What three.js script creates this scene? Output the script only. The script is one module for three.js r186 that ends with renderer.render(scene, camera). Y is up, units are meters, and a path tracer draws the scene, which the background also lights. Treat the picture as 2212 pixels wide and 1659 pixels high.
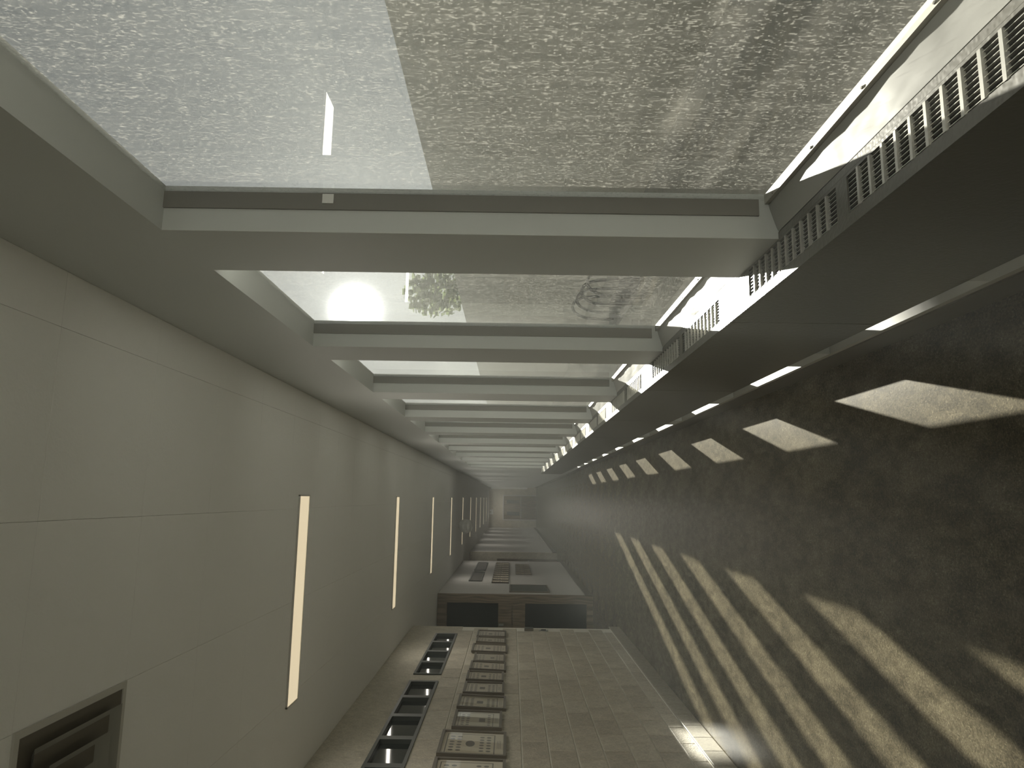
import * as THREE from 'three';
import { mergeGeometries } from 'three/addons/utils/BufferGeometryUtils.js';
import { RectAreaLightUniformsLib } from 'three/addons/lights/RectAreaLightUniformsLib.js';

// ------------------------------------------------------------------ camera, sky, sun, exposure
const scene = new THREE.Scene();
const camera = new THREE.PerspectiveCamera(2 * Math.atan(829.5 / 1510) * 180 / Math.PI, 2212 / 1659, 0.02, 400);
camera.position.set(0, 1.64, 0);                       // a telephone held sideways: the picture's left is the corridor's ceiling
camera.up.set(0.98682, 0.01482, 0.16111);
camera.lookAt(0.16111386, 1.64 + 0.00109487, -0.98693522);

const SUN = new THREE.Vector3(0.2535, 0.2198, -0.9421).normalize();
{
  const W = 1024, H = 512, d = new Float32Array(W * H * 4), v = new THREE.Vector3();
  for (let r = 0; r < H; r++) for (let c = 0; c < W; c++) {
    const up = ((r + 0.5) / H - 0.5) * Math.PI, az = ((c + 0.5) / W - 0.5) * 2 * Math.PI;
    v.set(Math.cos(az) * Math.cos(up), Math.sin(up), Math.sin(az) * Math.cos(up));
    const th = Math.acos(Math.min(1, v.dot(SUN))) * 180 / Math.PI, e = Math.max(0, v.y);
    const base = 0.085 - 0.03 * Math.min(1, e * 1.4);
    const halo = 26 * Math.exp(-Math.pow(th / 1.05, 2)) + 0.7 * Math.exp(-th / 4) + 0.3 * Math.exp(-th / 14);
    const o = (r * W + c) * 4;
    d[o] = base * 0.88 + halo; d[o + 1] = base * 1.0 + halo; d[o + 2] = base * 1.1 + halo * 0.95; d[o + 3] = 1;
  }
  const sky = new THREE.DataTexture(d, W, H, THREE.RGBAFormat, THREE.FloatType);
  sky.mapping = THREE.EquirectangularReflectionMapping; sky.magFilter = sky.minFilter = THREE.LinearFilter; sky.needsUpdate = true;
  scene.background = sky; scene.environment = sky;
}
const sun = new THREE.DirectionalLight(new THREE.Color(1.0, 0.95, 0.84), 37);
sun.position.copy(SUN).multiplyScalar(60); sun.target.position.set(0, 1, -8);
sun.position.add(sun.target.position);
sun.castShadow = true; sun.shadow.mapSize.set(4096, 4096);
Object.assign(sun.shadow.camera, { left: -30, right: 30, top: 20, bottom: -20, near: 1, far: 140 });
scene.add(sun, sun.target);
scene.fog = new THREE.FogExp2(new THREE.Color(0.93, 0.97, 0.95), 0.0075);   // dusty air

const renderer = new THREE.WebGLRenderer({ antialias: true });
renderer.toneMapping = THREE.LinearToneMapping;
renderer.toneMappingExposure = 1.08;
renderer.shadowMap.enabled = true;
RectAreaLightUniformsLib.init();

// ------------------------------------------------------------------ measures (metres)
const XL = -1.88, XP = 0.69, XG = 0.80, XO = 0.815, HC = 3.06, HEAD = 2.58, PERIOD = 1.44, PIER0 = -1.77, PIERW = 0.33;
const ZB = 5.2, ZE = -46, KMIN = -2, KMAX = 10, CURB = 0.155, LOWTOP = 0.443, CABTOP = 0.94;

// ------------------------------------------------------------------ helpers
let seed = 7;
const rnd = () => { seed = (seed * 1664525 + 1013904223) >>> 0; return seed / 4294967296; };
const hash = (x, y, s) => { let h = (x * 374761393 + y * 668265263 + s * 974634777) | 0; h = Math.imul(h ^ (h >>> 13), 1274126177); return ((h ^ (h >>> 16)) >>> 0) / 4294967296; };
function vnoise(x, y, px, py, s) {                       // value noise, repeats every px, py cells
  const ix = Math.floor(x), iy = Math.floor(y), fx = x - ix, fy = y - iy, u = fx * fx * (3 - 2 * fx), v = fy * fy * (3 - 2 * fy);
  const m = (a, n) => ((a % n) + n) % n, x0 = m(ix, px), x1 = m(ix + 1, px), y0 = m(iy, py), y1 = m(iy + 1, py);
  return (hash(x0, y0, s) * (1 - u) + hash(x1, y0, s) * u) * (1 - v) + (hash(x0, y1, s) * (1 - u) + hash(x1, y1, s) * u) * v;
}
function tex(w, h, fn, srgb, repeat = true) {            // fn(x 0..1, y 0..1) -> [r,g,b] 0..1
  const d = new Uint8Array(w * h * 4);
  for (let y = 0; y < h; y++) for (let x = 0; x < w; x++) {
    const c = fn((x + 0.5) / w, (y + 0.5) / h), o = (y * w + x) * 4;
    for (let k = 0; k < 3; k++) d[o + k] = Math.max(0, Math.min(255, Math.round(c[k] * 255)));
    d[o + 3] = 255;
  }
  const t = new THREE.DataTexture(d, w, h);
  t.magFilter = THREE.LinearFilter; t.minFilter = THREE.LinearMipmapLinearFilter; t.generateMipmaps = true;
  if (repeat) t.wrapS = t.wrapT = THREE.RepeatWrapping;
  if (srgb) t.colorSpace = THREE.SRGBColorSpace;
  t.needsUpdate = true; return t;
}
const taken = {};
function numbered(n) { const k = taken[n] = (taken[n] ?? -1) + 1; return k ? n + '_' + String(k).padStart(3, '0') : n; }
const shade = (o) => { o.traverse((c) => { if (c.isMesh) { c.castShadow = true; c.receiveShadow = true; } }); return o; };
function box(x0, x1, y0, y1, z0, z1) {                   // a box by its limits, uv in metres
  const g = new THREE.BoxGeometry(Math.abs(x1 - x0), Math.abs(y1 - y0), Math.abs(z1 - z0));
  g.translate((x0 + x1) / 2, (y0 + y1) / 2, (z0 + z1) / 2);
  return metre(g);
}
function metre(g) {
  const p = g.attributes.position, n = g.attributes.normal, uv = new Float32Array(p.count * 2);
  for (let i = 0; i < p.count; i++) {
    const ax = Math.abs(n.getX(i)), ay = Math.abs(n.getY(i)), az = Math.abs(n.getZ(i));
    const [u, v] = ax >= ay && ax >= az ? [p.getZ(i), p.getY(i)] : ay >= az ? [p.getX(i), p.getZ(i)] : [p.getX(i), p.getY(i)];
    uv[i * 2] = u; uv[i * 2 + 1] = v;
  }
  g.setAttribute('uv', new THREE.BufferAttribute(uv, 2)); return g;
}
const merged = (list) => mergeGeometries(list.map((g) => (g.index ? g.toNonIndexed() : g)), false);
function plate(w, h, d, b) {                             // a slab facing +z with chamfered front edges, centred, back at z = 0
  const ring = (x, y, z) => [[-x, -y, z], [x, -y, z], [x, y, z], [-x, y, z]];
  const a = ring(w / 2, h / 2, 0), c = ring(w / 2, h / 2, d - b), f = ring(w / 2 - b, h / 2 - b, d), pos = [];
  const quad = (p, q, r, s) => pos.push(...p, ...q, ...r, ...p, ...r, ...s);
  for (let i = 0; i < 4; i++) { const j = (i + 1) % 4; quad(a[i], a[j], c[j], c[i]); quad(c[i], c[j], f[j], f[i]); }
  quad(f[0], f[1], f[2], f[3]);
  const g = new THREE.BufferGeometry(); g.setAttribute('position', new THREE.BufferAttribute(new Float32Array(pos), 3)); g.computeVertexNormals();
  return metre(g);
}
const plateAt = (x, y0, y1, z0, z1) => { const g = plate(z1 - z0, y1 - y0, 0.012, 0.004); g.rotateY(-Math.PI / 2); g.translate(x + 0.01, (y0 + y1) / 2, (z0 + z1) / 2); return g; };
function mesh(name, g, m, parent) { const o = new THREE.Mesh(g, m); o.name = parent === scene ? numbered(name) : name; parent.add(o); return o; }
function group(name, parent = scene) { const o = new THREE.Group(); o.name = parent === scene ? numbered(name) : name; parent.add(o); return o; }
function tag(o, label, category, grp) { o.userData.label = label; o.userData.category = category; if (grp) o.userData.group = grp; return o; }
function struct(o, label, category) { o.userData.kind = 'structure'; if (label) { o.userData.label = label; o.userData.category = category; } return o; }
const rgb = (r, g, b) => new THREE.Color().setRGB(r, g, b);
const std = (color, roughness, more = {}) => new THREE.MeshStandardMaterial({ color, roughness, ...more });

// ------------------------------------------------------------------ materials
const mottle = tex(512, 512, (x, y) => {
  const a = vnoise(x * 24, y * 24, 24, 24, 1), b = vnoise(x * 90, y * 90, 90, 90, 2), c = vnoise(x * 220, y * 220, 220, 220, 3), l = vnoise(x * 6, y * 6, 6, 6, 4);
  const v = 0.9 + 0.07 * (a - 0.5) + 0.1 * (b - 0.5) + 0.12 * (c - 0.5) + 0.06 * (l - 0.5) - (c > 0.85 ? 0.1 : 0);
  return [v, v * 0.985, v * 0.95];
}, true);
const grain = tex(512, 512, (x, y) => { const b = vnoise(x * 90, y * 90, 90, 90, 12), c = vnoise(x * 200, y * 200, 200, 200, 13); const v = 0.45 * b + 0.55 * c; return [v, v, v]; });
const terrazzo = tex(1024, 1024, (x, y) => {
  const l = vnoise(x * 5, y * 5, 5, 5, 21), m = vnoise(x * 30, y * 14, 30, 14, 22), s = vnoise(x * 110, y * 110, 110, 110, 23), c = vnoise(x * 260, y * 260, 260, 260, 24);
  let v = 0.66 + 0.1 * (l - 0.5) + 0.16 * (m - 0.5) + 0.2 * (s - 0.5) + 0.16 * (c - 0.5);
  if (s > 0.8) v -= 0.16; if (c > 0.86) v += 0.12;
  return [v, v * 0.965, v * 0.87];
}, true);
const scratched = tex(512, 512, (x, y) => { const v = 0.6 * vnoise(x * 200, y * 200, 200, 200, 31) + 0.4 * vnoise(x * 60, y * 60, 60, 60, 32); return [v, v, v]; });
const foil = tex(512, 512, (x, y) => { const v = 0.5 * vnoise(x * 10, y * 3, 10, 3, 41) + 0.3 * vnoise(x * 40, y * 6, 40, 6, 42) + 0.2 * vnoise(x * 90, y * 24, 90, 24, 43); return [v, v, v]; });
const wood = tex(512, 512, (x, y) => { const g = vnoise(x * 60 + 3 * vnoise(x * 4, y * 3, 4, 3, 52), y * 4, 60, 4, 51), v = 0.6 + 0.25 * (g - 0.5); return [v, v * 0.94, v * 0.86]; }, true);
// window dirt: short upright dashes, dust and sideways wipe marks near the bottom
const dirt = tex(2048, 2048, (x, y) => {
  const d1 = vnoise(x * 760, y * 300, 760, 300, 61), d2 = vnoise(x * 440, y * 190, 440, 190, 62), dust = vnoise(x * 800, y * 700, 800, 700, 63), l = vnoise(x * 7, y * 5, 7, 5, 64), col = vnoise(x * 260, y * 9, 260, 9, 65);
  let v = 0.08 + 0.08 * (l - 0.5) + 0.14 * (col - 0.5) + 0.14 * (dust - 0.5);
  if (d1 > 0.68) v += (d1 - 0.68) * 2.8; if (d2 > 0.76) v += (d2 - 0.76) * 2.6;
  if (y < 0.3) { const w = vnoise(x * 5, y * 46 + 1.2 * x, 5, 46, 66), k = Math.min(1, (0.3 - y) / 0.1); v += k * (w - 0.5) * 0.26; }
  return [v, v, v];
}, false);

const M = {
  floor: new THREE.MeshPhysicalMaterial({ color: rgb(0.25, 0.235, 0.198), roughness: 0.27, specularIntensity: 0.028, map: terrazzo, bumpMap: scratched, bumpScale: 0.00015 }),
  ceiling: std(rgb(0.86, 0.86, 0.84), 0.95, { bumpMap: grain, bumpScale: 0.001 }),
  block: [0, 1, 2].map((i) => std([rgb(0.62, 0.595, 0.53), rgb(0.585, 0.555, 0.49), rgb(0.53, 0.5, 0.44)][i], 0.6, { map: mottle, bumpMap: grain, bumpScale: 0.0025 })),
  mortar: std(rgb(0.72, 0.7, 0.63), 0.9),
  plaster: std(rgb(0.62, 0.6, 0.54), 0.8, { map: mottle }),
  pale: std(rgb(0.5, 0.49, 0.47), 0.7),
  pier: std(rgb(0.5, 0.515, 0.5), 0.55),
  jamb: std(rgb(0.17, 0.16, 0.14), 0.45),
  base: std(rgb(0.36, 0.34, 0.28), 0.5, { map: mottle }),
  cove: std(rgb(0.1, 0.085, 0.06), 0.5),
  cabinet: std(rgb(0.1, 0.096, 0.08), 0.36, { bumpMap: grain, bumpScale: 0.0006 }),
  bar: std(rgb(0.5, 0.49, 0.45), 0.3, { metalness: 0.55 }),
  galvanised: std(rgb(0.3, 0.3, 0.29), 0.5, { metalness: 0.4 }),
  dark: std(rgb(0.02, 0.02, 0.018), 0.7),
  sill: new THREE.MeshPhysicalMaterial({ color: rgb(0.3, 0.297, 0.275), roughness: 0.4, specularIntensity: 0.12, bumpMap: foil, bumpScale: 0.002 }),
  trim: std(rgb(0.34, 0.325, 0.275), 0.55),
  gasket_shade: std(rgb(0.025, 0.028, 0.024), 0.8),  // near-black: shade of the rail's inner face put into the rubber colour
  screw: std(rgb(0.2, 0.19, 0.17), 0.35, { metalness: 0.9 }),
  glass: new THREE.MeshPhysicalMaterial({ color: rgb(0.95, 0.97, 0.95), roughness: 0, transmission: 1, thickness: 0, ior: 1.5 }),
  film: new THREE.MeshPhysicalMaterial({ color: rgb(0.93, 0.91, 0.83), roughness: 1, transmission: 0.9, thickness: 0, transparent: true, opacity: 0.24, alphaMap: dirt, specularIntensity: 0.2, side: THREE.DoubleSide }),
  lamp: std(rgb(0.6, 0.58, 0.5), 0.5, { emissive: rgb(1, 0.83, 0.55), emissiveIntensity: 0.62 }),
  lampFrame: std(rgb(0.55, 0.54, 0.5), 0.5),
  frameDark: std(rgb(0.13, 0.115, 0.09), 0.4),
  frameGreen: std(rgb(0.06, 0.068, 0.062), 0.45),
  darkGlass: std(rgb(0.025, 0.032, 0.03), 0.06),
  frosted: std(rgb(0.1, 0.095, 0.085), 0.55),
  picGlass: new THREE.MeshPhysicalMaterial({ color: rgb(1, 1, 1), roughness: 0, transmission: 1, thickness: 0, ior: 1.52 }),
  wood: std(rgb(0.5, 0.45, 0.38), 0.55, { map: wood }),
  metal: std(rgb(0.35, 0.36, 0.35), 0.35, { metalness: 0.8 }),
  white: std(rgb(0.7, 0.7, 0.67), 0.5),
  asphalt: std(rgb(0.24, 0.24, 0.225), 0.9, { map: mottle }),
  yard: std(rgb(0.22, 0.22, 0.2), 0.9, { map: mottle }),
  bark: std(rgb(0.12, 0.1, 0.08), 0.9),
  leaf: new THREE.MeshPhysicalMaterial({ color: rgb(0.12, 0.15, 0.07), roughness: 1, transmission: 0.3, thickness: 0, side: THREE.DoubleSide }),
};

// ------------------------------------------------------------------ floor, ceiling, end walls
struct(mesh('floor', box(-3.4, XO, -0.12, 0, ZE - 0.2, ZB + 0.2), M.floor, scene), 'dark polished corridor floor crossed by slanting bars of sunlight', 'floor');
{
  const c = struct(group('ceiling'), 'flat pale tiled corridor ceiling above the strip lights', 'ceiling');
  mesh('ceiling_slab', box(-3.4, XO + 0.1, HC + 0.012, HC + 0.2, ZE - 0.2, ZB + 0.2), M.ceiling, c);
  const xs = [[XL, -1.29], [-1.29, -0.69], [-0.69, -0.09], [-0.09, 0.51], [0.51, XP]];
  xs.forEach(([a, b]) => {
    const g = plate(b - a - 0.001, 0.599, 0.012, 0.0008); g.rotateX(Math.PI / 2);
    for (let i = 0; i < 34; i++) { const t = mesh('ceiling_tile', g, M.ceiling, c); t.position.set((a + b) / 2, HC + 0.012, 1.16 - 0.6 * i); }
    mesh('ceiling_field', box(a, b, HC, HC + 0.012, ZE, 1.16 - 0.6 * 33.5), M.ceiling, c);
    mesh('ceiling_field', box(a, b, HC, HC + 0.012, 1.46, ZB), M.ceiling, c);
  });
}
{
  const w = struct(group('wall_back'));
  mesh('wall_slab', box(-3.4, XO, 0, HC, ZB, ZB + 0.2), M.plaster, w);
  const e = struct(group('wall_end'), 'dim wall closing the far end of the corridor', 'wall');
  mesh('wall_slab', box(-3.4, XO, 0, HC, ZE - 0.2, ZE), M.plaster, e);
}

// ------------------------------------------------------------------ left wall: blocks, base, recess, far stretch
const Z1 = -10.76, Z2 = -14.28, Z3 = -21.7, Z4 = -25.2;
{
  const w = struct(group('wall_left'), 'pale concrete block wall laid in running bond', 'wall');
  mesh('wall_backing', box(XL - 0.2, XL - 0.007, 0, 2.32, Z1, ZB), M.mortar, w);
  const L = 0.383, C = 0.207, variants = [0, 1, 2].map((i) => { const g = plate(L - 0.009, C - 0.009, 0.012, 0.0035), u = g.attributes.uv; for (let k = 0; k < u.count; k++) u.setXY(k, u.getX(k) * 0.9 + i * 0.37, u.getY(k) * 0.9 + i * 0.61); g.rotateY(Math.PI / 2); return g; });
  const low = plate(L - 0.009, 0.288 - 0.162 - 0.007, 0.012, 0.0035); low.rotateY(Math.PI / 2);
  for (let r = -1; r < 10; r++) {
    const y0 = 0.288 + C * r, off = ((r + 2) % 2 === 0) ? -6.045 : -5.862;
    for (let i = -3; i < 14; i++) {
      const zc = off - L * i - L / 2;
      if (zc - L / 2 < Z1 - 0.02) continue;
      const b = mesh('concrete_block', r < 0 ? low : variants[Math.floor(rnd() * 3)], M.block[Math.floor(rnd() * 2.6)], w);
      b.position.set(XL - 0.012 + rnd() * 0.0016, r < 0 ? (0.162 + 0.288) / 2 : y0 + C / 2, zc);
    }
  }
  // upper wall, with openings for the two high window bands
  const wl = (y0, y1, z0, z1) => mesh('wall_slab', box(XL - 0.2, XL - 0.001, y0, y1, z0, z1), M.plaster, w);
  wl(2.66, HC, Z1, ZB); wl(2.32, 2.36, Z1, ZB);
  wl(2.36, 2.66, -7.89, -7.61); wl(2.36, 2.66, Z1, -10.17); wl(2.36, 2.66, -4.72, ZB);
  // recess for the glazed door and what lies beyond it
  mesh('recess_side', box(-3.4, XL - 0.2, 0, HC, Z1, Z1 + 0.2), M.plaster, w);
  mesh('recess_back', box(-3.4, -3.2, 0, HC, Z2, Z1), M.plaster, w);
  mesh('wall_slab', box(XL - 0.2, XL, 0, HC, Z3, Z2 - 0.1), M.pale, w);
  mesh('recess_side', box(-3.4, XL - 0.2, 0, HC, Z3, Z3 + 0.2), M.pale, w);
  mesh('recess_back', box(-3.4, -3.2, 0, HC, Z4, Z3), M.plaster, w);
  mesh('recess_side', box(-3.4, XL, 0, HC, Z4 - 0.15, Z4), M.plaster, w);
  mesh('wall_slab', box(XL - 0.2, XL, 0, HC, ZE, Z4 - 0.15), M.pale, w);
  // base tiles along the foot of the wall
  const bl = struct(group('baseboard_left'), 'pale base tiles along the foot of the block wall', 'baseboard');
  mesh('base_backing', box(XL - 0.02, XL + 0.004, 0, 0.158, Z1, ZB), M.mortar, bl);
  const bt = plate(0.302, 0.156, 0.012, 0.003); bt.rotateY(Math.PI / 2);
  for (let i = 0; i < 21; i++) { const t = mesh('base_tile', bt, M.base, bl); t.position.set(XL + 0.002, 0.08, -4.6 - 0.305 * i); }
  mesh('base_strip', box(XL, XL + 0.012, 0, 0.15, Z3, Z2), M.cove, bl);
  mesh('base_strip', box(XL, XL + 0.012, 0, 0.15, ZE, Z4), M.cove, bl);
}

// ------------------------------------------------------------------ right wall: piers, head, curb
const ZW = PIER0 - PERIOD * KMAX - 0.13;
const pierNear = (k) => PIER0 - PERIOD * k, pierFar = (k) => PIER0 - PIERW - PERIOD * k;
{
  const w = struct(group('wall_right'), 'row of shallow grey piers between the tall corridor windows', 'wall');
  mesh('window_head', box(XP, XO, HEAD, HC + 0.012, ZW, ZB), M.pier, w);
  mesh('curb', box(XP, XO, 0, CURB, ZW, ZB), M.trim, w);
  for (let k = KMIN - 1; k <= KMAX; k++) {
    const zn = k === KMIN - 1 ? ZB : pierNear(k), zf = k === KMAX ? ZW - 0.2 : pierFar(k);
    mesh('pier', box(XP, XO, CURB, HEAD, zf, zn), M.pier, w);
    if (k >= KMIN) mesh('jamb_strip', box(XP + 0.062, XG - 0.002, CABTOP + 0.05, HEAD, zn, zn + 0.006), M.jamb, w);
  }
  mesh('wall_slab', box(XP, XO, 0, HC, ZE, ZW), M.pier, w);
  const b = struct(group('baseboard_right'), 'dark cove base under the window curb', 'baseboard');
  mesh('base_strip', box(XP - 0.006, XP, 0, 0.13, ZE, ZB), M.cove, b);
}

// ------------------------------------------------------------------ windows
const filmUV = (g, du, dv) => { const u = g.attributes.uv; for (let i = 0; i < u.count; i++) u.setXY(i, u.getX(i) + du, u.getY(i) + dv); return g; };
for (let k = KMIN; k <= KMAX; k++) {
  const zn = k === KMIN ? pierFar(k - 1) : pierFar(k - 1), zf = pierNear(k), len = zn - zf, zc = (zn + zf) / 2;
  const w = struct(group('window_' + (k - KMIN + 1)), 'tall narrow corridor window with dusty glass and a pale metal sill', 'window');
  const y0 = CABTOP + 0.033, hh = HEAD - y0;
  const pane = (name, h, y, x, m, dv) => { const g = new THREE.PlaneGeometry(len, h); const u = g.attributes.uv; for (let i = 0; i < u.count; i++) u.setXY(i, u.getX(i) * len / 1.7 + k * 0.37, u.getY(i) * h / 1.7 + dv); g.rotateY(-Math.PI / 2); const o = mesh(name, g, m, w); o.position.set(x, y + h / 2, zc); return o; };
  pane('glass_pane', hh, y0, XG, M.glass, 0);
  const f = pane('dust_film', hh, y0, XG - 0.003, M.film, 0); f.userData.label = 'dried dust and wipe marks on the glass';
  pane('glass_pane', LOWTOP - CURB, CURB, XG, M.glass, 0.5);
  const t = mesh('sill_rail', merged([box(XG - 0.012, XG + 0.012, LOWTOP, y0 - 0.012, zf, zn), box(XG - 0.014, XG + 0.012, y0 - 0.012, y0, zf + 0.001, zn - 0.001)]), M.trim, w); t.userData.label = 'cream window rail with screws';
  mesh('gasket_shade', box(XG - 0.0135, XG - 0.012, CABTOP - 0.012, y0 - 0.003, zf + 0.002, zn - 0.002), M.gasket_shade, w);  // black rubber strip, also painting the shaded gap on the rail's inner face
  if (k >= -1 && k < 4) for (let i = 0; i < 5; i++) { const g = new THREE.CylinderGeometry(0.003, 0.0035, 0.003, 10); const s = mesh('screw', g, M.screw, w); s.position.set(XG - 0.007, y0 + 0.001, zf + 0.06 + i * 0.235); }
  mesh('sill_flange', box(XP - 0.0005, XP + 0.0175, CABTOP - 0.004, CABTOP, zf + 0.002, zn - 0.002), M.cabinet, w);
  // bright sheet-metal sill between the piers
  const g = new THREE.BoxGeometry(0.078, 0.006, len - 0.004, 6, 1, 24), p = g.attributes.position;
  for (let i = 0; i < p.count; i++) if (p.getY(i) > 0 && Math.abs(p.getX(i)) < 0.03) p.setY(i, p.getY(i) + 0.0012 * Math.sin(p.getZ(i) * 19 + k) + 0.0008 * Math.sin(p.getZ(i) * 53));
  g.rotateZ(0.3); g.computeVertexNormals(); metre(g);
  const s = mesh('metal_sill', g, M.sill, w); s.position.set(XP + 0.021 + 0.0375, CABTOP + 0.008, zc); s.userData.label = 'silvery rippled metal sill';
  if (k === 0) { const c = mesh('latch_plate', box(XG - 0.032, XG - 0.006, 2.125, 2.155, zf, zf + 0.01), M.white, w); c.userData.label = 'small pale plate on the window jamb'; }
}

// ------------------------------------------------------------------ convector cabinets under the windows
{
  const CF = 0.572, CB = XP, GX0 = 0.600, GX1 = 0.682, D = PERIOD - 0.004;
  // local: z = 0 at the near seam, running to -D
  const grilles = [[0.11, 0.63], [0.68, 1.25]];
  const topParts = [box(CF, GX0, CABTOP - 0.004, CABTOP, -D, 0), box(GX1, CB - 0.001, CABTOP - 0.004, CABTOP, -D, 0)];
  let last = 0;
  for (const [a, b] of grilles) { topParts.push(box(GX0, GX1, CABTOP - 0.004, CABTOP, -a, -last)); last = b; }
  topParts.push(box(GX0, GX1, CABTOP - 0.004, CABTOP, -D, -last));
  const topG = merged(topParts);
  const frontG = merged([box(CF, CF + 0.004, 0.467, CABTOP - 0.003, -D, 0), box(CF, CF + 0.03, 0.467, 0.471, -D, 0)]);
  const boxG = merged([box(CB - 0.005, CB - 0.001, 0.467, CABTOP - 0.004, -D, 0), box(CF + 0.004, CB - 0.001, 0.467, 0.471, -D, 0)]);
  const barG = merged([box(GX0, GX1, CABTOP - 0.007, CABTOP + 0.0015, -0.004, 0.004)]);
  const wire = (len) => box(-0.0007, 0.0007, CABTOP - 0.009, CABTOP - 0.003, -len, 0);
  const proto = group('convector_cabinet'); tag(proto, 'dark olive metal convector cabinet section with slotted top grille below corridor window', 'cabinet', 'convector cabinets along the window wall');
  mesh('front_panel', frontG, M.cabinet, proto);
  mesh('top_plate', topG, M.cabinet, proto);
  mesh('liner', boxG, M.galvanised, proto);
  const fins = []; for (let i = 0; i < 46; i++) fins.push(box(CF + 0.025, CB - 0.025, 0.56, 0.66, -0.09 - i * 0.0275, -0.088 - i * 0.0275));
  mesh('fin_element', merged([...fins, box(CF + 0.05, CF + 0.07, 0.6, 0.62, -D, 0)]), M.galvanised, proto);
  for (const [a, b] of grilles) {
    const wg = wire(b - a), gr = mesh('grille', merged([box(GX0, GX0 + 0.002, CABTOP - 0.014, CABTOP - 0.004, -b, -a), box(GX1 - 0.002, GX1, CABTOP - 0.014, CABTOP - 0.004, -b, -a)]), M.cabinet, proto);
    const n = Math.floor((b - a) / 0.0485);
    for (let i = 1; i <= n; i++) { const c = mesh('grille_bar', barG, M.bar, gr); c.position.z = -a - i * (b - a) / (n + 1); }
    for (let i = 0; i < 8; i++) { const c = mesh('grille_wire', wg, M.bar, gr); c.position.set(GX0 + 0.0055 + i * 0.0101, 0, -a); }
  }
  proto.position.z = -0.76;
  for (let k = KMIN; k <= KMAX; k++) {
    if (k === 0) continue;
    const c = proto.clone(); c.name = numbered('convector_cabinet'); c.userData = { ...proto.userData }; c.position.z = -0.76 - PERIOD * k; scene.add(c);
  }
}

// ------------------------------------------------------------------ ceiling lights
for (let i = 0; i < 11; i++) {
  const z = -4.85 - 4.0 * i, L = 1.35, W = 0.235;
  const g = group('ceiling_light'); g.position.set(-L / 2, HC, z);
  tag(g, 'long flush strip light glowing warm white across the ceiling', 'ceiling light', 'strip lights along the corridor ceiling');
  mesh('light_frame', merged([box(-L / 2, L / 2, -0.012, 0, -W / 2, -W / 2 + 0.008), box(-L / 2, L / 2, -0.012, 0, W / 2 - 0.008, W / 2), box(-L / 2, -L / 2 + 0.008, -0.012, 0, -W / 2, W / 2), box(L / 2 - 0.008, L / 2, -0.012, 0, -W / 2, W / 2)]), M.lampFrame, g);
  mesh('light_diffuser', box(-L / 2 + 0.006, L / 2 - 0.006, -0.008, -0.001, -W / 2 + 0.006, W / 2 - 0.006), M.lamp, g);
  const a = new THREE.RectAreaLight(new THREE.Color(1, 0.94, 0.83), 11, L - 0.02, W - 0.02);
  a.position.set(0, -0.014, 0); a.rotation.x = -Math.PI / 2; g.add(a);
}

// ------------------------------------------------------------------ square air diffuser in the ceiling
{
  const d = group('ceiling_air_diffuser'); d.position.set(-0.985, HC, -2.44);
  tag(d, 'square stepped air diffuser set in the ceiling', 'air vent');
  const ring = (r0, r1, y0, y1) => { const g = []; for (const [ax, s] of [[0, 1], [0, -1], [1, 1], [1, -1]]) { const b = ax ? box(-r1, r1, y0, y1, s > 0 ? r0 : -r1, s > 0 ? r1 : -r0) : box(s > 0 ? r0 : -r1, s > 0 ? r1 : -r0, y0, y1, -r0, r0); g.push(b); } return merged(g); };
  mesh('rim', ring(0.275, 0.297, -0.008, 0), M.lampFrame, d);
  const cone = (r0, r1, y0, y1, m) => { const g = new THREE.CylinderGeometry(r0 * Math.SQRT2, r1 * Math.SQRT2, y1 - y0, 4, 1, true); g.rotateY(Math.PI / 4); g.translate(0, (y0 + y1) / 2, 0); return mesh('louvre', g, m, d); };
  const m2 = std(rgb(0.3, 0.3, 0.27), 0.6, { side: THREE.DoubleSide });
  mesh('throat', box(-0.276, 0.276, -0.0035, -0.0005, -0.276, 0.276), M.frameDark, d);
  cone(0.205, 0.235, -0.03, -0.004, m2); cone(0.13, 0.165, -0.036, -0.004, m2); cone(0.06, 0.095, -0.038, -0.004, m2);
}

// ------------------------------------------------------------------ high windows over the block wall
let winNo = KMAX - KMIN + 2;
for (const [zs, n] of [[-4.72, 5], [-7.89, 4]]) {
  for (let i = 0; i < n; i++) {
    const pitch = n === 5 ? (7.61 - 4.72) / 5 : (10.17 - 7.89) / 4, za = zs - pitch * i, zb = za - pitch;
    const w = struct(group('window_' + winNo++), 'small dark high window above the framed pictures', 'window');
    mesh('window_frame', merged([box(XL - 0.14, XL + 0.012, 2.36, 2.385, zb, za), box(XL - 0.14, XL + 0.012, 2.635, 2.66, zb, za), box(XL - 0.14, XL + 0.012, 2.385, 2.635, zb, zb + 0.05), box(XL - 0.14, XL + 0.012, 2.385, 2.635, za - 0.03, za)]), M.frameGreen, w);
    mesh('glass_pane', box(XL - 0.03, XL - 0.024, 2.384, 2.636, zb + 0.049, za - 0.029), M.darkGlass, w);
    mesh('window_back', box(XL - 0.2, XL - 0.14, 2.36, 2.66, zb, za), M.plaster, w);
  }
}

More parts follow.
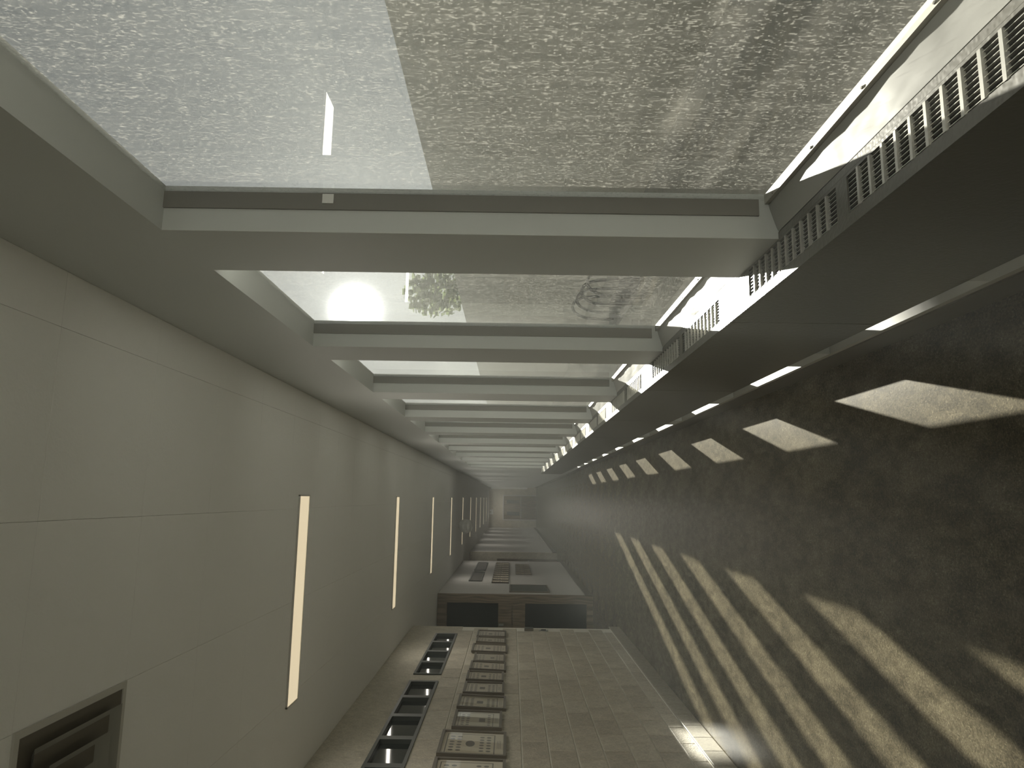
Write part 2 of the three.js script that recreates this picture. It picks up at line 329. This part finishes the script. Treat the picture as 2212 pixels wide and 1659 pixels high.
// ------------------------------------------------------------------ framed group pictures
function printTexture(style) {
  const c = document.createElement('canvas'); c.width = 256; c.height = 320; const x = c.getContext('2d');
  x.fillStyle = ['#b9b09a', '#aaa38f', '#c1b9a6'][style]; x.fillRect(0, 0, 256, 320);
  x.strokeStyle = '#4c463b'; x.lineWidth = 5; x.strokeRect(20, 22, 216, 250);
  x.fillStyle = '#575045';
  const oval = (cx, cy, a, b) => { x.beginPath(); x.ellipse(cx, cy, a, b, 0, 0, 7); x.fill(); };
  for (let r = 0; r < 2; r++) for (let i = 0; i < 6; i++) oval(50 + i * 31, 50 + r * 38, 9, 13);
  for (let r = 0; r < 2; r++) for (let i = 0; i < 6; i++) if (style !== 1 || r) oval(50 + i * 31, 206 + r * 36, 9, 12);
  if (style === 0) oval(128, 146, 34, 24); else if (style === 1) { x.fillRect(96, 170, 60, 44); } else { x.fillRect(98, 122, 58, 46); }
  x.fillStyle = '#7d7566'; for (let i = 0; i < 3; i++) x.fillRect(84, 286 + i * 8, 88, 3);
  const t = new THREE.CanvasTexture(c); t.colorSpace = THREE.SRGBColorSpace; return t;
}
const prints = [0, 1, 2].map((s) => std(rgb(1, 1, 1), 0.7, { map: printTexture(s) }));
function picture(za, zb, y0, y1, style, tilt, label, grp, simple) {
  const w = za - zb, h = y1 - y0, g = group('picture_frame'), b = 0.022;
  g.position.set(XL + 0.001, y0, (za + zb) / 2); g.rotation.set(0, Math.PI / 2, 0);
  tag(g, label, 'picture frame', grp);
  const lean = new THREE.Matrix4().makeRotationX(tilt), at = (q) => { q.applyMatrix4(lean); return q; };
  const bars = [box(-w / 2, w / 2, 0, b, 0, 0.026), box(-w / 2, w / 2, h - b, h, 0, 0.026), box(-w / 2, -w / 2 + b, b, h - b, 0, 0.026), box(w / 2 - b, w / 2, b, h - b, 0, 0.026)];
  mesh('moulding', at(merged(bars)), M.frameDark, g);
  const p = new THREE.BoxGeometry(w - 2 * b + 0.004, h - 2 * b + 0.004, 0.008); p.translate(0, h / 2, 0.008);
  mesh('print', at(p), prints[style], g);
  if (!simple) { const q = new THREE.PlaneGeometry(w - 2 * b + 0.002, h - 2 * b + 0.002); q.translate(0, h / 2, 0.019); mesh('cover_glass', at(q), M.picGlass, g); }
  return g;
}
{
  const row = 'framed pictures in a row on the block wall';
  picture(-4.86, -5.40, 1.65, 2.16, 0, 0.02, 'large framed group picture with oval centre, glass mirroring the windows', row);
  picture(-5.46, -5.99, 1.65, 2.16, 0, 0.03, 'large framed group picture with oval centre, glass mirroring the windows', row);
  picture(-6.09, -6.55, 1.69, 2.10, 1, 0.02, 'dark framed group picture with small ovals and square centre near its foot', row);
  picture(-6.62, -7.02, 1.66, 2.10, 2, 0.04, 'slim framed group picture with square centre on block wall', row);
  const rest = [[-7.13, -7.53, 1.68, 2.08], [-7.60, -7.97, 1.69, 2.08], [-8.03, -8.41, 1.67, 2.07], [-8.46, -8.88, 1.68, 2.05], [-8.95, -9.40, 1.66, 2.10], [-9.50, -9.85, 1.68, 2.07], [-9.92, -10.35, 1.68, 2.08]];
  rest.forEach(([a, b, c, d], i) => picture(a, b, c, d, i === 3 ? 1 : 2, 0.015 + 0.012 * (i % 3), 'slim framed group picture with square centre on block wall', row));
  const far = 'framed pictures on the pale wall past the glazed door';
  for (let i = 0; i < 10; i++) picture(-16.1 - i * 0.49, -16.52 - i * 0.49, 1.66, 2.05, 2, 0.015, 'framed picture in upper row on pale wall past the glazed door', far, true);
  for (let i = 0; i < 5; i++) picture(-17.9 - i * 0.53, -18.35 - i * 0.53, 1.1, 1.5, 1, 0.015, 'framed picture in lower row on pale wall past the glazed door', far + ', lower row', true);
}
for (const [za, zb] of [[-16.4, -18.4], [-18.8, -21.0]]) {
  const w = struct(group('window_' + winNo++), 'dark high window in the pale far wall', 'window');
  mesh('window_frame', merged([box(XL, XL + 0.02, 2.28, 2.31, zb, za), box(XL, XL + 0.02, 2.55, 2.58, zb, za), box(XL, XL + 0.02, 2.31, 2.55, zb, zb + 0.04), box(XL, XL + 0.02, 2.31, 2.55, za - 0.04, za)]), M.frameGreen, w);
  mesh('glass_pane', box(XL, XL + 0.008, 2.31, 2.55, zb + 0.04, za - 0.04), M.frosted, w);
}
{
  const n = group('notice_board'); n.position.set(XL + 0.001, 0.83, -15.15); tag(n, 'dark upright notice board on the pale wall beyond the door recess', 'notice board');
  mesh('board', box(0, 0.02, 0.03, 0.79, -0.52, 0.52), std(rgb(0.09, 0.1, 0.09), 0.8), n);
  mesh('moulding', merged([box(0, 0.028, 0, 0.03, -0.55, 0.55), box(0, 0.028, 0.79, 0.82, -0.55, 0.55), box(0, 0.028, 0.03, 0.79, -0.55, -0.52), box(0, 0.028, 0.03, 0.79, 0.52, 0.55)]), M.frameDark, n);
  const s = group('wall_control'); s.position.set(XL - 0.001, 1.27, -10.52); tag(s, 'small dark wall control box at the end of the block wall', 'wall control');
  mesh('control_box', box(0, 0.035, 0.02, 0.15, -0.05, 0.05), M.frameDark, s); mesh('control_cover', box(0.035, 0.042, 0.03, 0.14, -0.04, 0.04), M.frameGreen, s);
  const r = group('light_switch'); r.position.set(XL - 0.001, 1.08, -10.52); tag(r, 'thin switch plate under the dark wall control box', 'light switch');
  mesh('switch_plate', box(0, 0.008, 0, 0.13, -0.04, 0.04), M.metal, r); mesh('toggle', box(0.008, 0.02, 0.03, 0.1, -0.008, 0.008), M.dark, r);
}

// ------------------------------------------------------------------ glazed door facing us in the recess, far doors
{
  const d = struct(group('door_1'), 'wooden glazed door in the recess with dark upper and lower panes', 'door');
  const x0 = -3.2, x1 = XL, z0 = Z2 - 0.1, z1 = Z2;
  mesh('door_frame', merged([box(-2.045, x1, 0, HC, z0, z1), box(x0, -3.05, 0, HC, z0, z1), box(-3.05, -2.045, 2.87, HC, z0, z1), box(-3.05, -2.045, 0, 0.12, z0, z1), box(-3.05, -2.045, 1.6, 1.86, z0, z1)]), M.wood, d);
  mesh('door_rail', box(-3.05, -2.045, 1.33, 1.57, z0 + 0.01, z1 - 0.012), M.wood, d);
  mesh('rail_backing', box(-3.05, -2.045, 1.57, 1.6, z0 + 0.01, z0 + 0.02), M.wood, d);
  mesh('upper_pane', box(-3.05, -2.045, 1.86, 2.87, z0 + 0.04, z0 + 0.046), M.darkGlass, d);
  mesh('lower_pane', box(-3.05, -2.045, 0.12, 1.33, z0 + 0.04, z0 + 0.046), M.darkGlass, d);
  mesh('door_handle', box(-2.47, -2.43, 1.75, 1.85, z1, z1 + 0.03), M.metal, d);
  const e = struct(group('door_2'), 'double doors in the dim far end wall', 'door');
  for (const [a, b] of [[-1.35, -0.62], [-0.6, 0.13]]) {
    const l = mesh('door_leaf', box(a, b, 0, 2.1, ZE, ZE + 0.05), M.wood, e);
    mesh('door_window', box(a + 0.25, b - 0.25, 1.1, 1.9, ZE + 0.05, ZE + 0.056), M.darkGlass, l);
    mesh('push_bar', box(a + 0.06, b - 0.06, 0.98, 1.03, ZE + 0.05, ZE + 0.1), M.metal, l);
  }
  mesh('door_frame', merged([box(-1.42, -1.35, 0, 2.17, ZE, ZE + 0.07), box(0.13, 0.2, 0, 2.17, ZE, ZE + 0.07), box(-1.35, 0.13, 2.1, 2.17, ZE, ZE + 0.07)]), M.pale, e);
  const f = struct(group('door_3'), 'plain wooden door in the second recess', 'door');
  mesh('door_leaf', box(-3.05, -2.1, 0, 2.1, Z4, Z4 + 0.05), M.wood, f);
  mesh('door_handle', box(-2.25, -2.15, 0.98, 1.02, Z4 + 0.05, Z4 + 0.1), M.metal, f);
  const t = mesh('trim_1', box(0.58, XP, 0.6, 2.95, ZE, ZE + 0.06), M.white, scene); struct(t, 'pale upright post at the far end of the corridor', 'trim');
}
{
  const g = group('ceiling_globe'); g.position.set(-0.77, HC, -19.5); tag(g, 'round pale globe hung close under the ceiling among the far strip lights', 'ceiling globe');
  const s = new THREE.SphereGeometry(0.19, 32, 20); s.translate(0, -0.2, 0); mesh('globe', s, M.white, g);
  const c = new THREE.CylinderGeometry(0.06, 0.08, 0.03, 24); c.translate(0, -0.015, 0); mesh('mounting_cap', c, M.lampFrame, g);
  const e = group('emergency_light'); e.position.set(-0.9, 2.78, ZE + 0.001); tag(e, 'small emergency light with two round heads on the far end wall', 'emergency light');
  mesh('battery_box', box(-0.16, 0.16, 0, 0.12, 0, 0.08), M.white, e);
  for (const sx of [-1, 1]) { const h = new THREE.CylinderGeometry(0.06, 0.045, 0.08, 20); h.rotateX(Math.PI / 2); h.translate(sx * 0.1, 0.17, 0.06); mesh('lamp_head', h, M.white, e); }
}

// ------------------------------------------------------------------ outdoors: paving, facing wing, tree, bent-pipe rack
struct(mesh('ground', box(XO, 5.6, -0.4, -0.15, -38, 7), M.asphalt, scene), 'grey paved yard outside the windows', 'ground');
{
  const h = group('yard_wall'); h.position.set(4.3, -0.15, -16); tag(h, 'plain grey yard wall seen dimly through the dusty windows', 'yard wall');
  for (let i = 0; i < 4; i++) mesh('wall_panel', plateAt(-0.06, 0, 2.95, 22 - 11 * i - 10.996, 22 - 11 * i), M.yard, h);
  mesh('wall_core', box(-0.05, 0.15, 0, 2.94, -22, 22), M.yard, h);
  const t = group('tree'); t.position.set(5.1, -0.15, -17.1); tag(t, 'small round-crowned tree rising behind the hedge', 'tree');
  const tr = new THREE.CylinderGeometry(0.05, 0.09, 3.2, 10); tr.translate(0, 1.6, 0); mesh('trunk', tr, M.bark, t);
  const ls = [], v = new THREE.Vector3();
  for (let i = 0; i < 700; i++) {
    do v.set(rnd() * 2 - 1, rnd() * 2 - 1, rnd() * 2 - 1); while (v.length() > 1 || v.length() < 0.35);
    const c = new THREE.PlaneGeometry(0.16, 0.1); c.rotateX(rnd() * 6); c.rotateY(rnd() * 6); c.translate(v.x * 0.6, 3.75 + v.y * 0.85, v.z * 0.6); ls.push(c);
  }
  const cr = mesh('crown', merged(ls), M.leaf, t); cr.userData.kind = 'stuff';
  const r = group('bicycle_rack'); r.position.set(3.05, -0.15, -9.6); tag(r, 'dark bent-pipe bicycle rack standing in the yard outside the window', 'bicycle rack');
  class Hoop extends THREE.Curve { getPoint(s, o = new THREE.Vector3()) { const a = s * Math.PI; return s < 0 ? o : o.set(-Math.cos(a) * 0.28, Math.pow(Math.sin(a), 0.45) * 0.75, 0); } }
  const hg = new THREE.TubeGeometry(new Hoop(), 28, 0.025, 8);
  for (let i = 0; i < 4; i++) { const h = mesh('hoop', hg, M.dark, r); h.position.set(0.1 * i, 0, -0.8 * i); h.rotation.y = 0.5; }
  mesh('ground_rail', box(-0.1, 0.5, 0, 0.05, -2.8, 0.3), M.dark, r);
}

shade(scene);
renderer.render(scene, camera);
